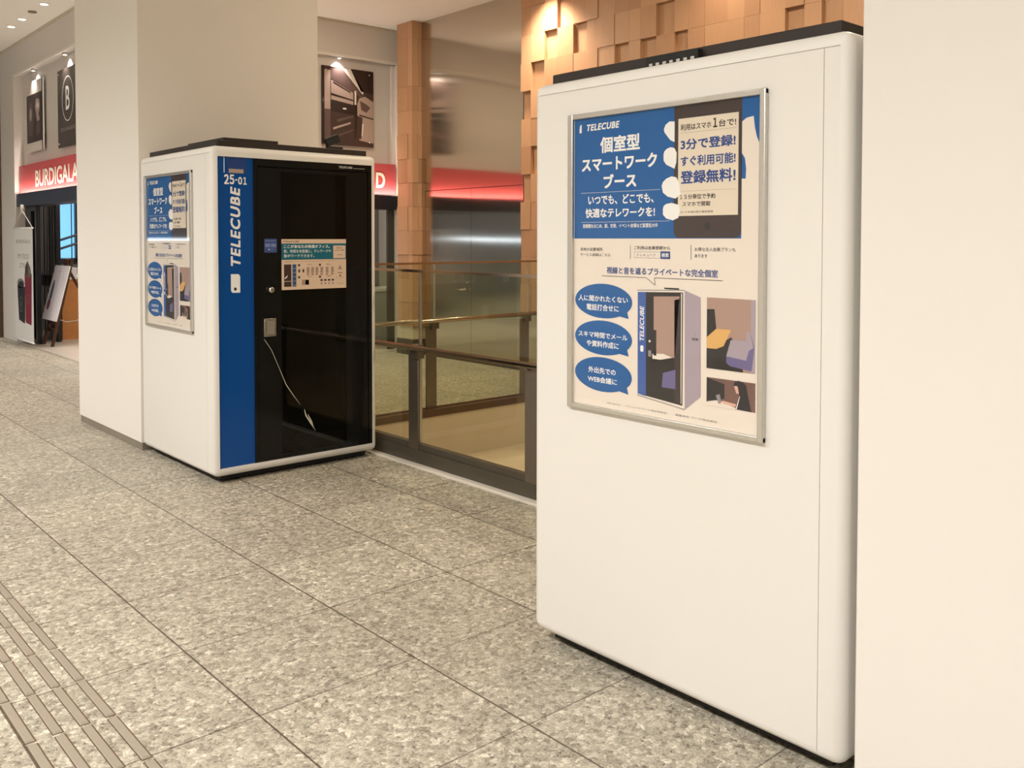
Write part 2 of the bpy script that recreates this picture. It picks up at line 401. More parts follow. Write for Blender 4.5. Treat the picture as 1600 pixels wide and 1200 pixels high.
# block cladding
def blocks(bm, plane, rng, z0, rows, cols, deep=(), axis='x', pitch=.31, top=CEIL):
    """cols: boundaries along the wall; every block is a box with its own protrusion"""
    tl = bm.faces.layers.float.get('tone') or bm.faces.layers.float.new('tone')
    for r_ in range(rows):
        za = z0+r_*pitch; zb = min(za+pitch, top)
        if za >= top: break
        i = 0; rr = random.Random(100+r_)
        for i in range(len(cols)-1):
            a, b = cols[i], cols[i+1]
            dp = (0, 0, .002, .004, .004, .011)[rr.randrange(6)]
            if (r_, i) in deep: dp = -.04
            else: dp += .002
            g = .0008
            if axis == 'x': f = box(bm, plane-dp, plane+.08, a+g, b-g, za+g, zb-g)
            else: f = box(bm, a+g, b-g, plane-dp, plane+.08, za+g, zb-g)
            t = rr.random()
            for q in f: q[tl] = t
PITCH = .31; Z0 = 3.47-9*PITCH      # row bottoms at 3.47, 3.16 ...
ys = [7.70, 7.54, 7.32, 7.12, 6.88, 6.68, 6.52, 6.29, 6.10, 5.95, 5.75, 5.53, 5.37, 5.18, 4.93, 4.75, 4.59, 4.34, 4.16, 4.0, 3.81]
while ys[-1] > -1: ys.append(ys[-1]-random.choice((.16, .2, .24, .18)))
ysr = ys[::-1]; n = len(ysr)-1
def ci(a): return ysr.index(a)           # block whose lower bound is a
deep = {(9, ci(6.68)), (9, ci(5.53)), (9, ci(7.12)), (8, ci(7.32)), (8, ci(6.10)), (8, ci(5.75)), (8, ci(5.37)), (8, ci(4.16)), (9, ci(3.81)),
        (7, ci(7.54)), (10, ci(4.75)), (8, ci(3.81)), (5, ci(7.32)), (4, ci(7.54)), (10, ci(6.88)), (7, ci(6.52))}
bm = bmesh.new(); blocks(bm, XW-.045, None, Z0, 13, ysr, deep)
struct('wall_right_block_cladding', bm, m_block)
struct('trim_3', bx(XW-.05, XW+.1, ys[-1], 7.70, 0, Z0), m_steel)
struct('wall_right_backing', bx(XW+.02, XW+.2, -3, 7.7, -1.3, CEIL), m_tan)
# pillar at the far end of the stainless wall
bm = bmesh.new(); px0 = XW-.14
blocks(bm, px0, None, Z0-.31, 14, [YP, YP+.1, YP+.34], set(), 'x')
pc = bmesh.new(); blocks(pc, YP, None, Z0-.31, 14, [px0-.012, px0+.08, XW+.0], set(), 'y')
me_ = bpy.data.meshes.new('tmp'); pc.to_mesh(me_); pc.free(); bm.from_mesh(me_)
struct('wall_pillar_block_cladding', bm, m_block)
struct('wall_pillar_core', bx(px0+.02, XW+.1, YP+.03, YP+.36, .18, CEIL), m_tan)
struct('trim_4', bx(px0-.01, XW, YP-.01, YP+.36, 0, .20), m_base)

# round-cornered building columns
def column(name, x0, y0, s, n):
    struct(name, bx(x0, x0+s, y0, y0+s, .055, CEIL, bev=.004, seg=1), m_wall)
    struct('baseboard_'+n, bx(x0+.008, x0+s-.008, y0+.008, y0+s-.008, 0, .056), m_skirt)
column('wall_column_far', 2.302, 6.555, 1.42, 'far_column')
column('wall_column_near', 2.302, -.2, 1.406, 'near_column')

# ---------------------------------------------------------------- shop (two fronts meeting at a corner)
def shop_wall():
    # left front: plane x = XF1, openings y 10.6..15.1 ; niche above
    bm = bmesh.new(); x = XF1
    box(bm, x, x+.3, 14.78, 15.57, 0, CEIL)                        # pilaster
    box(bm, x, x+.3, YF+.0, 14.78, 3.86, CEIL)                    # upper band
    box(bm, x, x+.3, YF, 10.5, 0, 3.86)                           # corner pilaster
    box(bm, x+.13, x+.3, 10.5, 14.78, 2.50, 3.86)                 # niche back
    struct('wall_shop_left', bm, m_shopwall)
    bm = bmesh.new(); y = YF
    box(bm, x+.3, XW+.19, y, y+.3, 3.86, CEIL)
    box(bm, 7.075, 7.19, y, y+.3, 0, 3.86)
    box(bm, x, x+.2, y-.0, y+.3, 0, .01)
    box(bm, x+.3, 7.075, y+.13, y+.3, 2.50, 3.86)
    box(bm, 7.19, 9, y+.05, y+.3, 0, CEIL)
    struct('wall_shop_far', bm, m_shopwall)
    # slate header beams above the openings
    struct('trim_5', bx(x+.02, x+.28, 10.5, 14.78, 1.97, 2.15), m_header)
    struct('trim_6', bx(x+.3, 7.075, y+.03, y+.28, 1.90, 2.085), m_darkframe)
    # pale soffit edge of the niches
    bm = bmesh.new(); box(bm, x-.004, x+.02, 10.5, 14.78, 3.845, 3.875); struct('trim_7', bm, m_wall)
    struct('trim_8', bx(x+.3, 7.075, y-.004, y+.02, 3.845, 3.875), m_wall)
    struct('trim_9', bx(7.02, 7.08, y+.09, y+.14, 2.50, 3.845), m_wall)
    struct('trim_10', bx(x-.004, XW+.19, y-.012, y+.0, CEIL-.03, CEIL-.012), m_tan)
    struct('trim_11', bx(x-.012, x, y, 15.57, CEIL-.03, CEIL-.012), m_tan)
    struct('wall_far_dark_wood', bx(x-.05, x+.3, 15.57, 19, 0, CEIL), m_darkwood)
    struct('floor_shop', bx(x, 10, y+.0, 23, -.2, .001), m_floor_shop)
    struct('wall_shop_interior_far', bx(x+.3, 10, 22.9, 23, 0, 2.9), m_shopwall)
    struct('wall_shop_interior_right', bx(9.9, 10, y, 23, 0, 2.9), m_shopwall)
    struct('ceiling_shop', bx(x+.3, 10, y+.3, 23, 2.85, 2.95), m_ceil)
    struct('wall_shop_interior_left', bx(x+.31, x+.35, 15.9, 23, 0, 2.9), m_shopwall)
shop_wall()
COOL = (1, .93, .84)
lamp('shop_lamp', 'AREA', (5.0, 12.0, 2.83), 60, COOL, size=1.2)
lamp('shop_lamp', 'AREA', (5.0, 16.5, 2.83), 130, COOL, size=1.6)
lamp('shop_lamp', 'AREA', (7.6, 12.2, 2.83), 60, COOL, size=1.0)

# red sign bands, lit from the strip lamp in the header below them
sg = thing('shop_sign', 'red sign band with cream letters BURDIGALA above the left shop opening', 'sign', (XF1, 14.76, 2.16))
obj('sign_board', bx(.05, .12, -4.2, -.02, 0, .39), m_red, sg)
s = Sheet([m_signletter]); s.text('BURDIGALA', .91, 2.82, .055, .285, 0, bold=.02)
o = s.make('sign_lettering', sg, (.045, 0, 0), R(-90))
sg2 = thing('shop_sign', 'short end of red sign band with cream letter D beside the block pillar', 'sign', (XF1+.35, YF, 2.10))
obj('sign_board', bx(0, 3.28, .05, .12, 0, .41), m_red, sg2)
s = Sheet([m_signletter]); s.text('D', 2.965, 3.11, .085, .29, 0, bold=.03)
s.make('sign_lettering', sg2, (0, .045, 0))
lamp('sign_strip', 'AREA', (XF1-.012, 12.68, 2.165), 21, (1, .84, .72), size=.03, sizey=4.1, rot=(0, R(180+20), 0))
lamp('sign_strip', 'AREA', (5.5, YF-.012, 2.098), 26, (1, .84, .72), size=3.4, sizey=.03, rot=(R(180-20), 0, 0))

# mounted photographs
ink_d = pm('photo_dark', (38, 22, 22)); ink_m = pm('photo_mid', (98, 78, 74)); ink_l = pm('photo_light', (176, 155, 145)); ink_w = pm('photo_white', (228, 218, 208)); ink_k = pm('photo_brown_grey', (68, 50, 47))
PI5 = [ink_d, ink_m, ink_l, ink_w, ink_k]
# facade 2: oven and baker
ph = thing('mounted_photograph', 'brown-toned mounted photograph of a baker beside an open deck oven', 'picture', (5.95, YF+.13, 2.72))
obj('backing_panel', bx(0, .77, -.05, -.03, 0, 1.0), mat('acrylic_edge', (.03, .02, .02), .3), ph)
s = Sheet(PI5); s.rect(0, 0, .77, 1.0, 4); s.lay = 1
s.rect(0, 0, .034, 1.0, 0); s.rect(.035, .45, .12, .95, 2); s.rect(.035, .05, .12, .45, 1)
s.poly([(.12, .97), (.3, .99), (.62, .66), (.6, .63), (.12, .85)], 1); s.poly([(.3, .99), (.42, 1.0), (.62, .72), (.60, .66)], 3)
s.poly([(.42, 1), (.77, 1), (.77, .7), (.58, .72)], 0)
s.poly([(.13, .83), (.46, .69), (.46, .60), (.13, .66)], 2); s.poly([(.13, .65), (.46, .585), (.46, .535), (.13, .58)], 2)
s.poly([(.13, .57), (.48, .53), (.48, .40), (.13, .43)], 0)
s.lay = 2; s.poly([(.16, .81), (.42, .70), (.42, .685), (.16, .79)], 0); s.poly([(.13, .655), (.45, .60), (.45, .585), (.13, .63)], 0)
s.rect(.48, .54, .505, .72, 3); s.rect(.48, .1, .52, .54, 0); s.ell(.33, .475, .03, .012, 3)
s.poly([(.22, .33), (.46, .40), (.46, .375), (.22, .29)], 1); s.poly([(.16, .22), (.42, .31), (.42, .285), (.16, .19)], 2); s.poly([(.14, .1), (.46, .22), (.46, .2), (.14, .07)], 1)
s.poly([(.55, .08), (.77, .05), (.77, .60), (.64, .66), (.55, .63), (.50, .50), (.52, .42)], 2)
s.lay = 3; s.poly([(.56, .60), (.66, .56), (.72, .52), (.66, .45), (.58, .48)], 1); s.poly([(.55, .42), (.77, .38), (.77, .365), (.55, .40)], 0); s.poly([(.58, .3), (.62, .3), (.60, .14), (.58, .14)], 3)
s.poly([(.52, .40), (.6, .38), (.58, .1), (.5, .1)], 4)
for px, pz in ((.06, .95), (.71, .95), (.06, .06), (.71, .06)): s.ell(px, pz, .009, .009, 3)
s.make('photo_print', ph, (0, -.052, 0))
for px, pz in ((.06, .95), (.71, .95), (.06, .06), (.71, .06)):
    bm = bmesh.new(); tube(bm, [(px, -.062, pz), (px, 0, pz)], .008); obj('standoff_bolt', bm, m_chrome, ph)
# facade 1: statue-like faces and oval B logo
ph = thing('mounted_photograph', 'leftmost mounted photograph, mauve faces above a white lower strip', 'picture', (XF1+.13, 14.38, 2.72))
obj('backing_panel', bx(-.05, -.03, -.80, 0, 0, .98), m_paper, ph)
s = Sheet(PI5); s.rect(0, 0, .80, .98, 3); s.lay = 1; s.rect(0, .13, .80, .80, 4); s.rect(.76, 0, .80, .98, 0)
s.lay = 2
s.poly([(.1, .25), (.3, .2), (.35, .5), (.28, .68), (.12, .7), (.06, .5)], 1); s.poly([(.42, .62), (.5, .72), (.64, .70), (.68, .6), (.6, .5), (.66, .42), (.52, .40), (.48, .52)], 2)
s.poly([(.5, .4), (.68, .38), (.7, .24), (.52, .22), (.46, .3)], 1); s.lay = 3; s.ell(.2, .52, .06, .09, 2); s.ell(.57, .62, .05, .04, 3)
s.make('photo_print', ph, (-.052, 0, 0), R(-90))
for py, pz in ((.05, .05), (.72, .05), (.05, .93), (.72, .93)):
    bm = bmesh.new(); tube(bm, [(-.062, -py, pz), (0, -py, pz)], .008); obj('standoff_bolt', bm, m_chrome, ph)
ph = thing('mounted_sign_panel', 'tall dark mounted panel with white letter B in an oval ring', 'sign', (XF1+.13, 12.87, 2.68))
obj('backing_panel', bx(-.05, -.03, -.86, 0, 0, .99), mat('acrylic_edge', (.03, .02, .02), .3), ph)
s = Sheet([pm('panel_brown', (84, 74, 68)), m_white, ink_l]); s.rect(0, 0, .86, .99, 0); s.lay = 1
s.ring(.43, .60, .24, .285, .012, 1); s.text('B', .35, .51, .46, .76, 1, bold=0.01); s.lay = 2; s.rect(.385, .5, .395, .73, 0); s.lay = 1
s.text('BOULANGERIE', .13, .73, .20, .245, 2, bold=0)
s.make('panel_print', ph, (-.052, 0, 0), R(-90))
for py, pz in ((.05, .05), (.81, .05), (.05, .94), (.81, .94)):
    bm = bmesh.new(); tube(bm, [(-.062, -py, pz), (0, -py, pz)], .008); obj('standoff_bolt', bm, m_chrome, ph)
# picture spots in the soffits
for i, (x, y, rot, lb) in enumerate(((XF1+.07, 13.98, (0, R(-12), 0), 'small round soffit spotlight above the leftmost photograph'), (XF1+.07, 12.5, (0, R(-12), 0), 'small round soffit spotlight above the oval B panel'), (6.2, YF+.07, (R(12), 0, 0), 'small round soffit spotlight above the baker photograph'))):
    t = thing('soffit_spotlight', lb, 'spotlight', (x, y, 3.845), 'soffit spotlights over the mounted pictures')
    bm = bmesh.new(); tube(bm, [(0, 0, .012), (0, 0, -.012)], .03, 16); obj('housing', bm, m_alu, t)
    bm = bmesh.new(); tube(bm, [(0, 0, -.010), (0, 0, -.016)], .022, 16); obj('lens', bm, m_dl, t)
    lamp('soffit_spot', 'SPOT', (x, y, 3.825), 260, (1, .90, .84), size=.012, rot=rot, spot=R(95), blend=.9)

# ceiling downlights in view (upper left)
for y, lb in ((11.9, 'recessed ceiling downlight nearest the column, above the sign band'), (12.9, 'middle recessed ceiling downlight, just beyond the vent'), (13.45, 'farthest recessed ceiling downlight over the left shop')):
    t = thing('ceiling_downlight', lb, 'ceiling light', (3.1, y, CEIL), 'recessed downlights at the top left')
    bm = bmesh.new(); tube(bm, [(0, 0, 0), (0, 0, -.012)], .055, 20); obj('trim_ring', bm, m_ceil, t)
    bm = bmesh.new(); tube(bm, [(0, 0, -.008), (0, 0, -.016)], .042, 20); obj('lens', bm, m_dl, t)
t = thing('ceiling_vent', 'small round grey vent between the ceiling downlights', 'vent', (3.1, 12.42, CEIL))
bm = bmesh.new(); tube(bm, [(0, 0, 0), (0, 0, -.014)], .05, 20); obj('cover', bm, m_vent, t)

# left shopfront: fixed dark glass, folded door leaves
t = thing('shopfront_glass_panel', 'narrow fixed smoked glass panel behind the hanging banner', 'glass panel', (XF1+.16, 14.76, 0))
obj('panel_frame', (lambda b: (box(b, -.03, .03, -.30, 0, 0, 1.97), box(b, -.03, .03, -.56, -.50, 0, 1.97), box(b, -.03, .03, -.50, -.30, 1.90, 1.97), box(b, -.03, .03, -.50, -.30, 0, .06), b)[-1])(bmesh.new()), m_darkframe, t)
obj('panel_glass', bx(-.006, .006, -.50, -.30, .06, 1.90), m_shopglass, t)
fl = ('folded dark door leaf nearest the banner', 'second folded dark door leaf from the banner', 'third folded dark door leaf from the banner', 'folded dark door leaf nearest the shop opening')
for i in range(4):
    t = thing('folding_door_leaf', fl[i], 'door', (XF1+.43, 15.44-i*.285, 0), 'folded door leaves beside the banner')
    bm = bmesh.new(); box(bm, 0, .05, -.07, 0, 0, 2.12); box(bm, 0, .05, -.275, -.205, 0, 2.12); box(bm, 0, .05, -.205, -.07, 2.02, 2.12); box(bm, 0, .05, -.205, -.07, 0, .12)
    obj('leaf_frame', bm, m_darkframe, t)
    obj('leaf_glass', bx(.02, .03, -.205, -.07, .12, 2.02), m_shopglass, t)
    obj('edge_strip', bx(-.006, .0, -.155, -.135, .02, 2.1), m_alu, t)
    obj('latch', bx(-.014, 0, -.25, -.03, .80, .96), m_rubber, t)

# hanging banner
bn = thing('hanging_banner', 'white hanging banner with two paper-wrapped sandwiches by the shop entrance', 'banner', (XF1-.05, 14.65, .07))
s = Sheet([pm('banner_cloth', (214, 212, 208), .7, 0), pm('banner_ink_grey', (120, 118, 116), .7, 0), pm('banner_black', (30, 30, 32), .6, 0), pm('banner_maroon', (120, 22, 48), .6, 0), pm('banner_crust', (92, 72, 58), .6, 0)])
s.rect(0, 0, .98, 1.57, 0); s.lay = 2
s.text('BURDIGALA', .12, .86, 1.37, 1.42, 1, 0); s.text('MY FOOD', .2, .80, 1.15, 1.22, 1, 0); s.text('STYLE', .3, .68, 1.02, 1.09, 1, 0)
s.poly([(.22, .28), (.52, .24), (.56, .30), (.56, .76), (.16, .78), (.16, .7)], 2); s.ell(.34, .80, .19, .07, 1)
s.poly([(.58, .26), (.88, .24), (.92, .95), (.55, .95)], 3)
s.lay = 3; s.ell(.36, .79, .14, .045, 2); s.poly([(.56, .93), (.60, 1.06), (.72, 1.13), (.86, 1.02), (.90, .92), (.73, .88)], 4); s.lay = 4
s.ell(.66, 1.0, .04, .07, 2); s.ell(.8, .98, .03, .06, 1); s.ring(.34, .56, .08, .05, .008, 1); s.ring(.34, .45, .08, .05, .008, 1); s.ring(.73, .6, .09, .06, .008, 1)
s.make('banner_sheet', bn, (0, 0, 0), R(-90))
obj('sheet_backing', bx(.0005, .003, -.98, 0, 0, 1.57), m_paper, bn)
bm = bmesh.new(); tube(bm, [(0, .03, 1.58), (0, -1.01, 1.58)], .012, 8); obj('top_rod', bm, m_paper, bn)
bm = bmesh.new(); tube(bm, [(0, .02, 0), (0, -1.0, 0)], .01, 8); obj('bottom_rod', bm, m_paper, bn)
bm = bmesh.new(); tube(bm, [(0, .02, 1.58), (0, -.47, 1.83)], .006, 6); tube(bm, [(0, -1.0, 1.58), (0, -.47, 1.83)], .006, 6); tube(bm, [(0, -.47, 1.78), (0, -.47, 1.91)], .022, 8)
obj('hanging_cord', bm, m_cord, bn)

# easel with menu board
es = thing('easel', 'dark brown wooden easel on the floor at the left shop entrance', 'easel', (3.62, 13.74, 0))
for dy in (0, .42):
    bm = bmesh.new(); beam(bm, (0, dy, 0), (.30, dy+(.2-dy)*.5, 1.2), .05, .035); obj('front_leg', bm, m_easel, es)
bm = bmesh.new(); beam(bm, (.25, .2, 1.12), (.82, .2, 0), .04, .03); obj('rear_leg', bm, m_easel, es)
bm = bmesh.new(); beam(bm, (.07, .0, .32), (.07, .42, .32), .05, .04, side=(0, 0, 1)); obj('shelf_bar', bm, m_easel, es)
bm = bmesh.new(); beam(bm, (.05, .03, .22), (.05, .38, .22), .06, .02, side=(0, 0, 1)); obj('cross_bar', bm, m_easel, es)
bm = bmesh.new(); beam(bm, (.27, .12, 1.19), (.27, .30, 1.19), .05, .05, side=(0, 0, 1)); obj('top_clamp', bm, m_easel, es)
bm = bmesh.new(); tube(bm, [(.10, .2, .38), (.24, .2, .32), (.38, .2, .33), (.52, .2, .40), (.60, .2, .42)], .007, 6); obj('stay_cord', bm, m_cord, es)
mb = thing('menu_board', 'white menu board with bottle and red fruit standing on the easel', 'menu board', (3.60, 13.56, .37))
s = Sheet([pm('menu_sheet', (226, 222, 230), .6, .1), pm('menu_bluegrey', (70, 78, 96), .6, 0), pm('menu_wine', (128, 62, 84), .6, 0), ink_l])
s.rect(0, 0, .66, .78, 0); s.lay = 2; s.poly([(.1, .3), (.2, .3), (.2, .48), (.17, .56), (.13, .56), (.1, .48)], 1); s.ell(.14, .22, .07, .085, 2); s.text('MENU', .2, .34, .68, .70, 3, 0)
o = s.make('printed_face', mb, (0, .60, 0)); o.rotation_euler = (R(-14), 0, R(-90))
bmb = bmesh.new(); box(bmb, 0, .66, .001, .02, 0, .78); o = obj('board', bmb, m_paper, mb, (0, .60, 0)); o.rotation_euler = (R(-14), 0, R(-90))

# shop interior
ct = thing('service_counter', 'orange wood service counter inside the left shop opening', 'counter', (3.98, 14.56, 0))
obj('front_panel', bx(0, 1.8, 0, .04, 0, .90), m_orange, ct); obj('body', bx(0, 1.8, .04, .6, 0, .90), m_orange, ct); obj('worktop', bx(-.02, 1.84, -.03, .63, .90, .94), m_paper, ct)
for i, (x, zz, sx, lb) in enumerate(((4.02, 0, .2, 'white box on the orange counter, at its left end'), (4.28, 0, .3, 'white box on the orange counter, behind the easel top'))):
    o = obj('paper_box', bx(0, sx, 0, .2, 0, .13, bev=.005), m_paper, None, (x, 14.66, .94)); tag(o, lb, 'box', 'white boxes on the orange counter')
st = thing('stair', 'grey stair ramp rising behind the orange counter in the left shop', 'stairs', (4.6, 18.4, 0))
bm = bmesh.new()
for k in range(9): box(bm, -.6+k*.3, 2.6, 0, 1.0, .1*k, .1*(k+1)+.35)
obj('stair_flight', bm, mat('grey_stair', (.11, .11, .12), .5, noise=.1), st)
for k, dz in enumerate((0, .16)):
    bm = bmesh.new(); tube(bm, [(-.7, -.08, .95+dz), (2.4, -.08, 2.0+dz)], .022, 8); obj('stair_rail', bm, m_darkframe, st)
bm = bmesh.new(); tube(bm, [(.35, -.08, .5), (.35, -.08, 1.75)], .016, 8); obj('rail_post', bm, m_darkframe, st)
wn_ = struct('window_1', bx(4.55, 5.85, 19.6, 19.62, 1.12, 2.25), m_screenblue)
bm = bmesh.new(); box(bm, 4.48, 4.55, 19.55, 19.65, 1.05, 2.32); box(bm, 5.6, 5.9, 19.5, 19.65, 1.05, 2.32); box(bm, 4.48, 5.9, 19.55, 19.65, 2.25, 2.35); box(bm, 4.48, 5.9, 19.5, 19.65, 1.0, 1.1)
for k in range(3): box(bm, 4.55+.33*(k+1), 4.565+.33*(k+1), 19.58, 19.6, 1.1, 2.25)
wf = obj('window_frame', bm, m_darkframe, wn_)

# far opening interior
cu = thing('curtain', 'long white curtain seen through the right shop opening', 'curtain', (7.55, 12.4, .0))
bm = bmesh.new(); N_ = 48; prev = None
for i in range(N_+1):
    xx = i/N_*2.2; yy = .03*math.sin(i*1.1); a = bm.verts.new((xx, yy, 0)); b = bm.verts.new((xx, yy, 2.5))
    if prev: bm.faces.new([prev[0], a, b, prev[1]]).smooth = True
    prev = (a, b)
bmesh.ops.solidify(bm, geom=bm.faces[:], thickness=.004)
obj('cloth', bm, m_curtain, cu)
struct('wall_shop_partition', bx(6.6, 7.60, 11.6, 11.7, 0, 2.6), mat('grey_partition', (.20, .20, .20), .6, noise=.05))
cb = thing('display_cabinet', 'low grey display cabinet inside the right shop opening', 'cabinet', (6.75, 10.95, 0))
obj('body', bx(0, .95, 0, .5, 0, .76, bev=.01), m_green, cb); obj('top', bx(-.02, .97, -.02, .52, .76, .80), m_paper, cb)
br = thing('shelf_rack', 'small reddish-brown rack in front of the grey display cabinet', 'rack', (6.66, 10.72, 0))
for k in range(6): obj('shelf', bx(0, .20, 0, .18, .12*k+.06, .12*k+.09), mat('red_brown_wood', (.20, .06, .03), .5, noise=.1), br)
for dx in (0, .18): obj('side_panel', bx(dx, dx+.02, 0, .18, 0, .75), mat('red_brown_wood', (.20, .06, .03), .5), br)
dr = thing('sliding_door_leaf', 'dark grey sliding door leaf at the right end of the far shop opening', 'door', (6.97, YF+.12, 0))
obj('leaf_panel', bx(0, .105, 0, .04, 0, 1.90), m_greydoor, dr)

# ---------------------------------------------------------------- balustrades
def balustrade(label, ox, oy, ang, length, posts, z=0, joints=(), base=True):
    """runs along local +x, passage side is local -y"""
    t = thing('glass_balustrade', label, 'balustrade', (ox, oy, z), None, ang)
    bm = bmesh.new(); box(bm, 0, length, -.03, .03, 0.0, .10); box(bm, 0, length, -.022, .022, .10, .14)
    if base: obj('base_channel', bm, m_base, t)
    else: bm.free(); obj('base_channel', bx(0, length, -.018, .018, -.01, .012), m_brownedge, t)
    cuts = [0]+list(joints)+[length]
    for a, b in zip(cuts[:-1], cuts[1:]):
        obj('glass_pane', bx(a+.004, b-.004, -.005, .005, .125 if base else .01, 1.285), m_glass, t)
    obj('top_cap', bx(0, length, -.011, .011, 1.28, 1.298), m_rail, t)
    bm = bmesh.new(); tube(bm, [(0, -.07, .785), (length, -.07, .785)], .019, 16); obj('handrail', bm, m_rail, t)
    for p in posts:
        obj('post', bx(p-.055, p+.055, -.028, -.010, 0, .74, bev=.002, seg=1), m_post, t)
        bm = bmesh.new(); box(bm, p-.01, p+.07, -.045, .012, .71, .80); box(bm, p-.012, p+.012, -.07, -.02, .755, .775)
        c = obj('rail_clamp', bm, m_post, t)
    for j in joints:
        obj('joint_strip', bx(j-.006, j+.006, -.009, .009, .14, 1.28), m_alu, t)
    return t
# near one runs along the passage between the two booths (local +x = towards the camera)
balustrade('glass balustrade with handrail standing between the two white booths', 3.56, 6.45, R(-90), 7.2, [1.465, 2.625, 3.77, 4.9, 6.0], joints=[1.51, 2.68, 3.82, 4.95])
# far one crosses the recess in front of the stainless doors
balustrade('farther glass balustrade crossing the recess before the stainless doors', 3.66, 6.52, 0, 3.25, [.05, 1.14, 2.25], joints=[1.19, 2.32], base=False)

# ---------------------------------------------------------------- posters
def poster(label, loc):
    t = thing('framed_poster', label, 'poster', loc, 'identical framed booth posters')
    W, Hh = .815, 1.0275
    bm = bmesh.new(); fw, dp = .024, .016
    box(bm, -dp, 0, -W, -.0145, Hh-.018, Hh, bev=.003); obj('frame_rail', bm, m_alu, t)
    bm = bmesh.new(); box(bm, -dp, 0, -W, -.0145, 0, .018, bev=.003); obj('frame_rail', bm, m_alu, t)
    bm = bmesh.new(); box(bm, -dp-.001, 0, -fw-.0145, -.0145, 0, Hh, bev=.003); obj('frame_rail', bm, m_alu, t)
    bm = bmesh.new(); box(bm, -dp-.001, 0, -W, -W+fw-.004, 0, Hh, bev=.003); obj('frame_rail', bm, m_alu, t)
    C = dict(white=0, blue=1, phone=2, screen=3, ink=4, navy=5, wt=6, grey=7, peach=8, wood=9, mauve=10, purple=11, dark=12, lblue=13, pink=14, brown=15)
    mats = [pm('poster_paper', (238, 226, 212)), pm('poster_blue', (4, 92, 160)), pm('poster_phone', (62, 50, 50)), pm('poster_screen', (232, 218, 196)), pm('poster_ink', (40, 34, 40)), pm('poster_navy', (38, 72, 140)),
            pm('poster_white', (246, 244, 240)), pm('poster_grey', (150, 146, 146)), pm('poster_peach', (176, 144, 130)), pm('poster_wood', (226, 176, 104)), pm('poster_mauve', (172, 158, 168)), pm('poster_purple', (112, 102, 148)),
            pm('poster_dark', (40, 36, 36)), pm('poster_light_blue', (60, 96, 168)), pm('poster_skin', (226, 178, 158)), pm('poster_brown', (120, 88, 80))]
    s = Sheet(mats, .00016)
    s.rect(.03, .012, .80, 1.015, 0); s.lay = 1
    s.rect(.040, .595, .797, 1.0125, C['blue']); s.lay = 2
    # hand: thumb and palm to the right, fingers to the left
    s.poly([(.7300, .9390), (.7440, .9484), (.7689, .9521), (.7738, .9177), (.7808, .8901), (.7945, .8622), (.797, .5949), (.7300, .5949)], C['white'])
    s.poly([(.728, .85), (.7406, .8312), (.7450, .80), (.7435, .7707), (.728, .772)], C['blue'], 3)
    s.lay = 3
    s.rrect(.4785, .597, .7296, 1.0125, .022, C['phone'], corners=(1, 0, 0, 1)); s.lay = 4
    s.rect(.4950, .6655, .7180, .9690, C['screen']); s.ell(.608, .633, .012, .012, C['dark'])
    for P in ([(.4803, .9631), (.4602, .9650), (.4442, .956), (.4373, .9419), (.4400, .932), (.4471, .9242), (.4633, .9061), (.4803, .8985)],
              [(.4800, .8800), (.4640, .8835), (.4501, .8798), (.4400, .872), (.4368, .8639), (.4370, .8428), (.4478, .8294), (.4809, .8149), (.4880, .835), (.4890, .8644)],
              [(.4695, .7916), (.4482, .7851), (.4350, .775), (.4294, .7627), (.4350, .7413), (.4539, .7280), (.4859, .7206), (.5050, .7343), (.5000, .7677), (.4886, .7872)],
              [(.4850, .7040), (.4701, .7077), (.4488, .7049), (.4390, .699), (.4354, .6905), (.4355, .6714), (.4491, .6584), (.4758, .6525), (.4969, .6600), (.5030, .6802), (.5000, .7000)]):
        s.poly(P, C['wt'], 5)
    s.lay = 6
    T = lambda t_, a, b, c, d, m, bo=.012, sh=0: s.text(t_, a, b, c, d, C[m], bo, sh)
    s.poly([(.0640, .9613), (.0640, .975), (.067, .9874), (.0740, .9908), (.0740, .9613)], C['wt']); s.poly([(.0765, .9613), (.0800, .9613), (.0800, .990), (.0765, .9908)], C['lblue'])
    s.text('TELECUBE', .0992, .2496, .9650, .9880, C['wt'], .035, .22, spc=1.12)
    T('個室型', .1623, .3382, .885, .9400, 'wt', .026); T('スマートワーク', .0761, .4099, .8260, .8720, 'wt', .03); T('ブース', .1783, .3236, .7650, .8120, 'wt', .03)
    s.dots(.0744, .4279, .7513, C['wt']); T('いつでも、どこでも、', .1067, .3970, .7110, .7430, 'wt', .02); T('快適なテレワークを!', .0941, .4028, .6660, .6985, 'wt', .022)
    s.dots(.0749, .4650, .6500, C['wt']); T('首都圏をはじめ、駅、空港、イベント会場など設置拡大中', .0814, .4140, .6310, .6450, 'wt', .012)
    T('利用はスマホ', .5041, .6200, .9310, .9510, 'ink', .014); T('１', .6270, .6420, .9310, .9600, 'ink', .03); T('台で!', .6480, .7095, .9310, .9530, 'ink', .014)
    s.rect(.5026, .9235, .7096, .9243, C['grey'])
    T('3分で登録!', .5046, .7078, .8710, .9050, 'navy', .024); T('すぐ利用可能!', .5050, .7083, .8200, .8520, 'navy', .022); T('登録無料!', .5055, .7088, .7650, .8060, 'navy', .024)
    s.rect(.5041, .7420, .7114, .7428, C['grey'])
    T('１５分単位で予約', .5027, .6368, .7170, .7330, 'ink', .014); T('スマホで開錠', .5122, .6194, .6950, .7100, 'ink', .014); T('コードを読み取り簡単登録', .5030, .6294, .6740, .6810, 'ink', 0)
    T('各地の設置場所', .0692, .1751, .5520, .5640, 'ink', 0); T('サービス詳細はこちら', .0693, .2101, .5340, .5450, 'ink', 0); s.rect(.2985, .5275, .3000, .5735, C['ink'])
    T('ご利用は会員登録から', .3161, .4640, .5590, .5710, 'ink', .004)
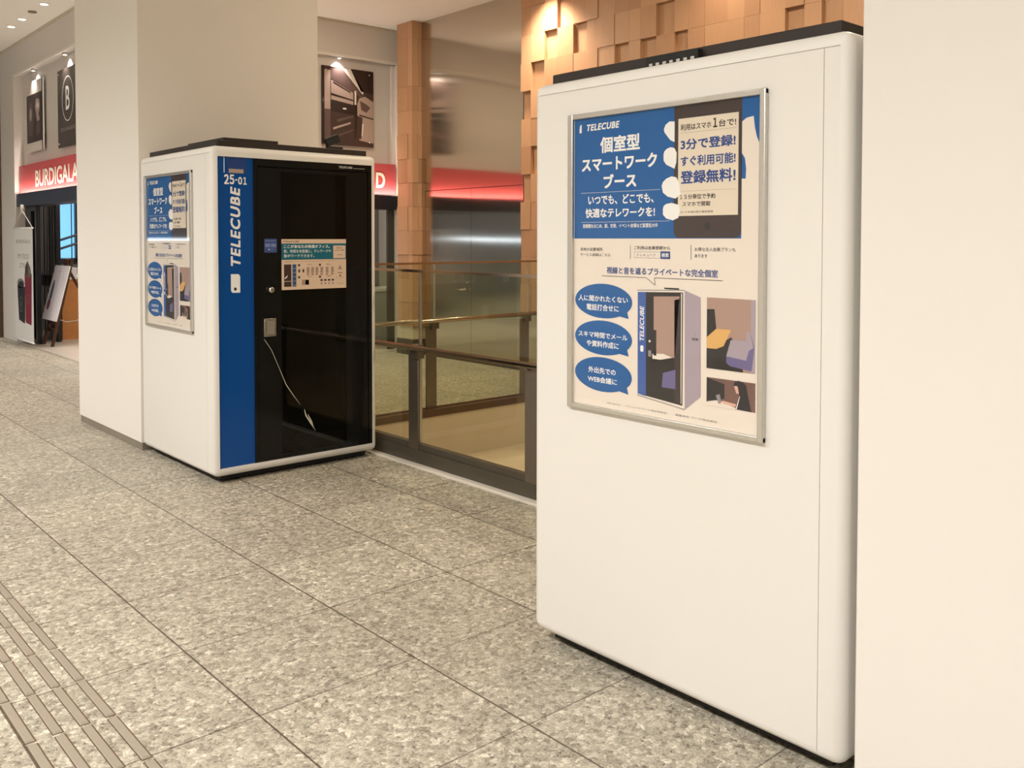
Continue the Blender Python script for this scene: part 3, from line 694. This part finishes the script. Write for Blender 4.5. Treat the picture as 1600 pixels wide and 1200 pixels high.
    for a, b, c, d in ((.3162, .5317, .4642, .5325), (.3162, .5512, .4642, .5520), (.3162, .5317, .3170, .5520), (.4634, .5317, .4642, .5520)): s.rect(a, b, c, d, C['grey'])
    s.rect(.4266, .5300, .4650, .5540, C['navy']); s.lay = 7; T('検索', .4310, .4600, .5350, .5490, 'wt', .01); s.lay = 6; T('テレキューブ', .3264, .4066, .5370, .5460, 'grey', 0)
    s.rect(.5466, .5290, .5481, .5760, C['ink']); T('お得な法人会員プランも', .5611, .7103, .5560, .5680, 'ink', 0); T('あります', .5612, .6090, .5360, .5470, 'ink', 0)
    T('視線と音を遮るプライベートな完全個室', .1939, .6482, .4765, .5000, 'navy', .014)
    for a, b in (((.1713, .4680), (.3670, .4680)), ((.3670, .4680), (.4050, .4444)), ((.4050, .4444), (.4019, .4680)), ((.4019, .4680), (.6660, .4680))): s.line(a, b, .0016, C['ink'])
    for cy, tl in ((.3820, ((.245, .335), (.2939, .3277), (.285, .355))), (.2560, ((.245, .209), (.2947, .2030), (.285, .229))), (.1300, ((.245, .083), (.2939, .0754), (.285, .103)))):
        s.ell(.1770, cy, .1318, .0590, C['blue']); s.poly(list(tl), C['blue'], 5)
    s.lay = 7
    T('人に聞かれたくない', .0611, .2896, .3790, .4000, 'wt', .014); T('電話打合せに', .1008, .2496, .3480, .3700, 'wt', .016)
    T('スキマ時間でメール', .0616, .2887, .2540, .2740, 'wt', .014); T('や資料作成に', .1014, .2503, .2220, .2440, 'wt', .016)
    T('外出先での', .1105, .2370, .1320, .1530, 'wt', .016); T('WEB会議に', .1080, .2429, .1000, .1210, 'wt', .016)
    s.lay = 6
    T('お問い合わせ先', .1979, .2579, .0330, .0390, 'grey', 0); T('テレワークブース運営事務局', .2821, .4548, .0340, .0400, 'grey', 0); T('運営会社 ブース株式会社', .489, .6502, .0340, .0410, 'grey', .004)
    # printed picture of the booth
    s.poly([(.3295, .4254), (.5237, .4330), (.5849, .4139), (.5876, .1064), (.5267, .0585), (.3317, .0803)], C['white'], 6); s.lay = 7
    s.poly([(.5237, .4330), (.5849, .4139), (.5876, .1064), (.5267, .0585)], C['mauve']); s.poly([(.3326, .4200), (.5180, .4260), (.5180, .0690), (.3340, .0850)], C['dark'])
    s.line((.3295, .4254), (.5237, .4330), .003, C['grey'], 7); s.line((.3317, .0803), (.5267, .0585), .003, C['grey'], 7)
    s.lay = 8; s.poly([(.3326, .4200), (.3673, .4210), (.3696, .0800), (.3340, .0850)], C['lblue']); s.poly([(.4000, .4079), (.5040, .4130), (.4870, .2166), (.4014, .2174)], C['peach'])
    s.poly([(.484, .40), (.504, .405), (.512, .075), (.486, .080)], C['phone']); s.poly([(.5100, .4230), (.5140, .4230), (.5140, .075), (.5110, .075)], C['white']); s.rect(.443, .4340, .5024, .4385, C['dark'])
    s.text('TELECUBE', .3420, .3600, .2600, .3750, C['wt'], .02, .2, rot=1); s.rrect(.3450, .225, .3580, .245, .003, C['wt'], 9)
    s.lay = 9; s.poly([(.400, .30), (.412, .30), (.412, .2174), (.400, .2174)], C['dark']); s.poly([(.396, .222), (.44, .226), (.478, .217), (.43, .206), (.396, .206)], C['white']); s.poly([(.44, .165), (.49, .18), (.49, .118), (.435, .118)], C['purple'])
    s.ell(.384, .262, .004, .004, C['wt']); s.rect(.378, .212, .391, .232, C['grey']); s.text('TELECUBE', .553, .577, .279, .287, C['dark'], .02); s.rect(.564, .292, .567, .302, C['grey'])
    # picture of the seat and table
    s.lay = 6; s.rect(.6090, .1985, .7815, .4152, C['peach']); s.lay = 7
    s.rect(.766, .1985, .7815, .4152, C['mauve']); s.poly([(.6090, .3790), (.6371, .3807), (.6443, .3217), (.6090, .2930)], C['dark']); s.poly([(.6090, .2597), (.6449, .2601), (.6811, .2900), (.6979, .3000), (.74, .25), (.74, .1985), (.6090, .1985)], C['dark'])
    s.poly([(.655, .4152), (.735, .4152), (.72, .39), (.69, .382), (.665, .392)], C['wood'] if False else C['peach']); s.lay = 8
    s.poly([(.6090, .2930), (.6443, .3217), (.6979, .3219), (.6711, .2707), (.6449, .2601), (.6090, .2597)], C['wood'])
    s.poly([(.6812, .2388), (.6969, .2919), (.7508, .2938), (.7568, .3209), (.7693, .3059), (.7789, .2749), (.7703, .2049), (.6944, .2129), (.681, .222)], C['purple'])
    s.lay = 9; s.poly([(.6811, .2416), (.6969, .2919), (.7505, .2930), (.7510, .3180), (.7599, .3212), (.7680, .3050), (.7758, .2746), (.7600, .2647), (.7514, .2350)], C['mauve'])
    # picture of a woman at a laptop
    s.lay = 6; s.rect(.6100, .0845, .7830, .1710, C['brown']); s.lay = 7; s.poly([(.6100, .1700), (.6754, .1562), (.6758, .1124), (.6100, .0950)], C['dark'])
    s.poly([(.6100, .0980), (.6562, .1050), (.7149, .0900), (.7830, .0845), (.6100, .0845)], C['white']); s.lay = 8
    s.poly([(.7077, .1580), (.7130, .1690), (.7250, .1725), (.7400, .1700), (.7521, .1600), (.7587, .1287), (.7715, .0848), (.7149, .0860), (.7304, .1277), (.7176, .1396)], C['ink'])
    s.lay = 9; s.poly([(.7097, .1549), (.7200, .1560), (.7238, .1512), (.7272, .1327), (.7176, .1342)], C['pink']); s.poly([(.6442, .1193), (.6590, .1244), (.6650, .0980), (.6540, .0940)], C['grey'])
    s.poly([(.6680, .1060), (.7179, .1010), (.7149, .0930), (.6695, .0970)], C['pink']); s.poly([(.7290, .1260), (.7310, .1260), (.7200, .0870), (.7165, .0870)], C['wt'])
    s.make('printed_sheet', t, (-.0055, 0, 0), R(-90))
    obj('cover_glass', bx(-.0098, -.0092, -W+.015, -.03, .012, Hh-.012), glass_clear, t)
    obj('backing_board', bx(-.005, 0, -W+.004, -.018, .004, Hh-.004), m_alu, t)
    return t
glass_clear = glass('clear_poster_cover', (.97, .97, .97), ior=1.3)

# ---------------------------------------------------------------- booths
def boolean_cut(o, cutters):
    cs = []
    for c in cutters:
        co = obj('cut', c, m_booth); cs.append(co)
        md = o.modifiers.new('b', 'BOOLEAN'); md.operation = 'DIFFERENCE'; md.object = co; md.solver = 'EXACT'
    bpy.context.view_layer.update()
    me = bpy.data.meshes.new_from_object(o.evaluated_get(bpy.context.evaluated_depsgraph_get()))
    o.modifiers.clear(); old = o.data; o.data = me; bpy.data.meshes.remove(old)
    for c in cs: bpy.data.objects.remove(c)
def smooth_by_angle(o, ang=R(35)):
    for p in o.data.polygons: p.use_smooth = True
    try: o.data.set_sharp_from_angle(angle=ang)
    except Exception: pass

def booth(label, loc, W, D, flip=False, detail=True):
    """local: x 0..W away from the passage, door face at y = 0 (or y = D when flipped)"""
    t = thing('work_booth', label, 'booth', loc)
    fy = (lambda y: D-y) if flip else (lambda y: y)
    def B(x0, x1, y0, y1, z0, z1, **k):
        a, b = sorted((fy(y0), fy(y1))); bm = bmesh.new(); box(bm, x0, x1, a, b, z0, z1, **k); return bm
    Z0_, Z1_ = .045, 2.066
    sh = obj('shell', bx(0, W, 0, D, Z0_, Z1_, bev=.036, seg=6), m_booth)
    cuts = [B(.035, W-.037, -.05, .02, .095, 2.002), B(.06, W-.06, -.05, D-.05, .12, 1.99)]
    g = .0022; e = .006
    # panel seams on the passage side
    cuts.append(bx(-.01, .0035, .03, D-.03, 2.022, 2.022+g)); cuts.append(bx(-.01, .0035, .03, D-.03, .064, .064+g))
    cuts.append(bx(-.01, .0035, (.10 if not flip else .075), (.10 if not flip else .075)+g, .064, 2.022))
    boolean_cut(sh, cuts); smooth_by_angle(sh); sh.parent = t
    for i, (x, y) in enumerate(((.13, .13), (W-.13, .13), (.13, D-.13), (W-.13, D-.13))):
        bm = bmesh.new(); tube(bm, [(x, y, 0), (x, y, .03)], .045, 20); tube(bm, [(x, y, .028), (x, y, .05)], .02, 12); obj('levelling_foot', bm, m_rubber, t)
    obj('plinth', bx(.06, W-.06, .06, D-.06, .012, .05), m_rubber, t)
    # roof
    obj('roof_tray', bx(.055, W-.045, .055, D-.045, 2.064, 2.105, bev=.003, seg=1), m_tray, t)
    if detail: obj('roof_equipment_box', B(.105, .47, .07, .62, 2.10, 2.125), m_tray, t)
    # inside
    bm = B(.062, W-.062, D-.075, D-.055, .13, 1.98); obj('interior_wall', bm, m_int, t)
    obj('interior_wall', B(.062, .075, .06, D-.06, .13, 1.98), m_int, t); obj('interior_wall', B(W-.075, W-.062, .06, D-.06, .13, 1.98), m_int, t)
    obj('interior_floor', B(.062, W-.062, .06, D-.06, .121, .135), m_int, t)
    obj('interior_ceiling', B(.062, W-.062, .06, D-.06, 1.97, 1.985), m_int, t)
    # front: blue panel, door
    s = Sheet([m_blue, m_white, pm('panel_navy', (28, 62, 130)), mat('satin_nickel', (.60, .50, .42), .35, metal=.6), m_rubber])
    x0 = .037; x1 = .268
    mk = lambda nm, sheet, par, y: sheet.make(nm, par, (0, y, 0)) if not flip else sheet.make(nm, par, (W, D-y, 0), math.pi)
    s.rect(x0, .098, x1, 2.0, 0); s.lay = 3
    s.rect(.078, 1.905, .083, 2.0, 1)
    s.rect(.098, 1.90, .222, 1.998, 2); s.rect(.11, 1.905, .205, 1.93, 3, 5)
    s.text('２', .080, .110, 1.835, 1.895, 1, .03); s.text('５', .115, .145, 1.835, 1.895, 1, .03); s.rect(.152, 1.858, .163, 1.868, 1); s.text('０', .170, .196, 1.836, 1.882, 1, .03); s.text('１', .203, .226, 1.836, 1.882, 1, .03)
    s.text('TELECUBE', .118, .182, 1.335, 1.822, 1, .035, .22, rot=1, spc=1.16)
    s.rrect(.118, 1.170, .178, 1.285, .018, 1, corners=(0, 1, 0, 1)); s.lay = 5; s.ell(.146, 1.193, .009, .010, 4)
    mk('blue_panel', s, t, .010)
    obj('blue_panel_backing', B(x0, x1, .0115, .05, .098, 2.0), m_blue, t)
    # door frame and leaf
    bm = bmesh.new(); F_ = lambda a, b, c, d, ya=.004, yb=.045: box(bm, a, b, min(fy(ya), fy(yb)), max(fy(ya), fy(yb)), c, d)
    F_(x1, .292, .098, 2.0); F_(W-.065, W-.038, .098, 2.0); F_(.292, W-.065, 1.955, 2.0); F_(.292, W-.065, .098, .11)
    obj('door_frame', bm, m_black, t)
    s = Sheet([m_white]); s.text('TELECUBE', .875, .98, 1.973, 1.987, 0, .0, .2); s.rect(.985, 1.975, 1.075, 1.9765, 0)
    fl_ = mk('frame_lettering', s, t, .0035)
    bm = bmesh.new(); F_(.296, .455, .113, 1.95, .008, .04); F_(.93, W-.069, .113, 1.95, .008, .04); F_(.455, .93, 1.925, 1.95, .008, .04); F_(.455, .93, .113, .125, .008, .04)
    d = obj('door', bm, m_black, t)
    obj('door_glass', B(.455, .93, .010, .018, .125, 1.925), m_doorglass, d)
    bm = bmesh.new(); tube(bm, [(.378, fy(.008), 1.18), (.378, fy(-.012), 1.18), (.378, fy(-.022), 1.18)], [.021, .021, .012], 16); obj('lock_knob', bm, m_chrome, d)
    bm = B(.33, .412, -.004, .008, .885, 1.0, bev=.002, seg=1); ph_ = obj('pull_handle', bm, m_chrome, d)
    # a thin recess plate on the handle
    obj('handle_recess', B(.352, .398, -.0055, -.0035, .90, .985), m_alu, d)
    s = Sheet([pm('sticker_blue', (62, 82, 140)), pm('sticker_pale', (120, 136, 178)), m_white]); s.rrect(.338, 1.415, .425, 1.502, .006, 0); s.lay = 2
    s.rect(.345, 1.450, .378, 1.472, 1); s.rect(.384, 1.450, .418, 1.472, 1); s.ell(.37, 1.435, .004, .004, 2); s.rect(.38, 1.434, .405, 1.437, 1); s.rect(.345, 1.487, .415, 1.492, 1)
    mk('card_reader_sticker', s, d, .0068)
    # info sign on the glass
    s = Sheet([pm('sign_paper', (222, 196, 172), .5, 0), pm('sign_teal', (8, 100, 118), .5, 0), pm('sign_ink', (60, 46, 44), .5, 0), m_white, pm('sign_blue', (44, 84, 128), .5, 0), pm('sign_grey', (168, 142, 126), .5, 0)])
    a, b, c, e_ = .457, .935, 1.175, 1.50
    s.rect(a, c, b, e_, 0); s.lay = 2; s.rect(a, 1.368, b, 1.472, 1); s.text('TELECUBE', .475, .58, 1.480, 1.490, 2, .01); s.rect(.468, 1.480, .472, 1.490, 2)
    s.lay = 3; s.text('ここがあなたの快適オフィス。', .473, .805, 1.442, 1.464, 3, .02); s.text('駅、時間を有意義に。テレワークや', .473, .815, 1.412, 1.433, 3, .004); s.text('集中ワークできます。', .473, .69, 1.382, 1.403, 3, .004)
    s.rect(.832, 1.374, .925, 1.458, 0); s.lay = 4; s.text('利用方法', .855, .90, 1.438, 1.447, 2, .01); s.text('１５分 ご利用', .842, .915, 1.422, 1.432, 2, .01); s.text('予約制', .86, .90, 1.392, 1.400, 2, 0)
    s.lay = 2; s.text('ご利用の流れ', .475, .53, 1.352, 1.359, 2, 0); s.rect(.53, 1.355, .84, 1.357, 5)
    s.rect(.474, 1.195, .525, 1.338, 2); s.rect(.533, 1.195, .560, 1.338, 4); s.lay = 3; s.poly([(.476, 1.25), (.50, 1.27), (.495, 1.255), (.48, 1.245)], 3); s.rect(.474, 1.228, .525, 1.231, 0)
    for k in range(5): s.rect(.535, 1.203+k*.027, .558, 1.205+k*.027, 0)
    s.lay = 2
    for qx, qz in ((.573, 1.325), (.725, 1.325), (.573, 1.247), (.725, 1.247)): s.rect(qx, qz, qx+.014, qz+.014, 2)
    for qx in (.575, .605): s.rect(qx, 1.285, qx+.012, 1.305, 2)
    for qx in (.635, .668, .70, .735, .775, .815): s.rect(qx, 1.278, qx+.020, 1.318, 5); s.rect(qx, 1.268, qx+.018, 1.273, 2)
    for tx, tz in (('予約する', 1.333), ('開錠する', 1.333), ('利用する', 1.255), ('注意事項', 1.255)):
        k = {'予約する': .64, '開錠する': .78, '利用する': .64, '注意事項': .78}[tx]; s.text(tx, k, k+.035, tz-.002, tz+.006, 2, 0)
    s.rect(.600, 1.203, .652, 1.237, 5); s.rect(.652, 1.203, .69, 1.237, 0); s.rect(.625, 1.205, .65, 1.235, 2)
    for k in range(4): s.rect(.735+k*.028, 1.225, .752+k*.028, 1.237, 2); s.rect(.737+k*.028, 1.203, .750+k*.028, 1.215, 5)
    s.rect(.848, 1.245, .918, 1.247, 5); s.poly([(.865, 1.30), (.90, 1.30), (.883, 1.33)], 5); s.rect(.865, 1.275, .902, 1.279, 2); s.ell(.884, 1.258, .006, .006, 2); s.rect(.86, 1.205, .91, 1.208, 5)
    mk('info_sign', s, d, .0085)
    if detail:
        # table, bench and pendant shapes behind the tinted glass
        tb = bmesh.new(); box(tb, .075, .60, .45, D-.08, .70, .73); obj('table', tb, m_table, t)
        bm = bmesh.new(); box(bm, .64, W-.08, .35, D-.12, .135, .45, bev=.03, seg=3); box(bm, W-.22, W-.08, .35, D-.12, .42, .85, bev=.03, seg=3); obj('bench', bm, m_seat, t)
        # glare off wrinkled door film, its streaks built as thin pale tubes
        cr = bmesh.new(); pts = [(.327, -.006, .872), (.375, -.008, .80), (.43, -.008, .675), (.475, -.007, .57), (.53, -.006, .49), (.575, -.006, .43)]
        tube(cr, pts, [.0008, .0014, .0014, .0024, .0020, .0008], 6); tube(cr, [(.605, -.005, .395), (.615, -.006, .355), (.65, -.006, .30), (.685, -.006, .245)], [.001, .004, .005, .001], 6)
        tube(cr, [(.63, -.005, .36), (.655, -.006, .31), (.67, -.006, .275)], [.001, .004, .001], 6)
        obj('glare_streak', cr, mat('pale_door_glare', (.75, .70, .58), .25, metal=.3, emit=None), t)
    return t
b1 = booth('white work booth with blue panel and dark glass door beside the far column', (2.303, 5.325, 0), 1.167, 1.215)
b2 = booth('nearest white work booth, its plain poster side filling the right half', (2.303, 1.240, 0), 1.167, 1.245, flip=True, detail=False)
poster('framed blue booth poster on the far booth, left of the blue panel', (2.303, 5.325+1.105, .905))
poster('large framed blue booth poster on the nearest booth side', (2.303, 2.304, .905+.003))
# little device on the far booth's roof and the vent on the near one
dv = thing('roof_sensor', 'small tilted black sensor box on the roof of the far booth', 'sensor', (3.14, 5.395, 2.105))
bm = bmesh.new(); box(bm, 0, .10, 0, .03, -.0, .055); bmesh.ops.rotate(bm, verts=bm.verts, cent=(0, 0, 0), matrix=Matrix.Rotation(R(-22), 3, 'Y')); bmesh.ops.translate(bm, verts=bm.verts, vec=(.0, 0, .012))
obj('sensor_head', bm, m_rubber, dv); obj('bracket', bx(.0, .11, .0, .04, 0, .015), m_rubber, dv)
vt = thing('roof_vent', 'black slotted vent on the roof of the nearest booth', 'vent', (2.335, 1.765, 2.066))
obj('vent_housing', bx(.0, .03, 0, .21, 0, .030), m_rubber, vt)
for k in range(7): obj('vent_slat', bx(-.003, .0, .012+k*.028, .026+k*.028, 0, .008), m_alu, vt)

# ---------------------------------------------------------------- tactile bars in the floor
m_tact = mat('tactile_bar_steel', (.36, .315, .25), .40, metal=.3, noise=.06, nscale=20)
ORD = ('first', 'second', 'third', 'fourth', 'fifth', 'sixth', 'seventh', 'eighth', 'ninth')
def in_view(p):
    v = Vector(p)-Vector((0, 0, 1.5)); c = (v.dot(r2), v.dot(d2), v.dot(fwd))
    return c[2] > .1 and 0 < F_PX*c[0]/c[2]+CX < 1600 and 0 < F_PX*c[1]/c[2]+CY < 1200
rows = ((.933, 'row nearest the booths'), (.857, 'second row from the booths'), (.780, 'third row from the booths'), (.703, 'row farthest from the booths'))
me_bar = None
for x, lb in rows:
    n_ = 0
    for k in range(-4, 8):
        y0 = 2.950+k*.3145+.008
        if not any(in_view((x+a*.012, y0+b*.29, .004)) for a in (-1, 1) for b in (0, .25, .5, .75, 1)): continue
        if me_bar is None:
            bm = bmesh.new(); w_, l_ = .0135, .295
            lo = [bm.verts.new(v) for v in ((-w_, 0, 0), (w_, 0, 0), (w_, l_, 0), (-w_, l_, 0))]; hi = [bm.verts.new(v) for v in ((-w_+.004, .004, .005), (w_-.004, .004, .005), (w_-.004, l_-.004, .005), (-w_+.004, l_-.004, .005))]
            bm.faces.new(hi)
            for i in range(4): bm.faces.new([lo[i], lo[(i+1) % 4], hi[(i+1) % 4], hi[i]])
            fl2 = [bm.verts.new(v) for v in ((-w_-.003, -.004, .0004), (w_+.003, -.004, .0004), (w_+.003, l_+.004, .0004), (-w_-.003, l_+.004, .0004))]
            bm.faces.new(fl2).material_index = 1
            o = obj('tactile_bar', bm, [m_tact, m_brownedge]); me_bar = o.data
        else:
            o = bpy.data.objects.new('tactile_bar', me_bar); COL.objects.link(o)
        o.location = (x, y0, 0.0005)
        tag(o, '%s raised steel floor bar up from the photo\'s bottom edge, %s' % (ORD[n_], lb), 'tactile paving bar', 'tactile guide bars in the floor'); n_ += 1
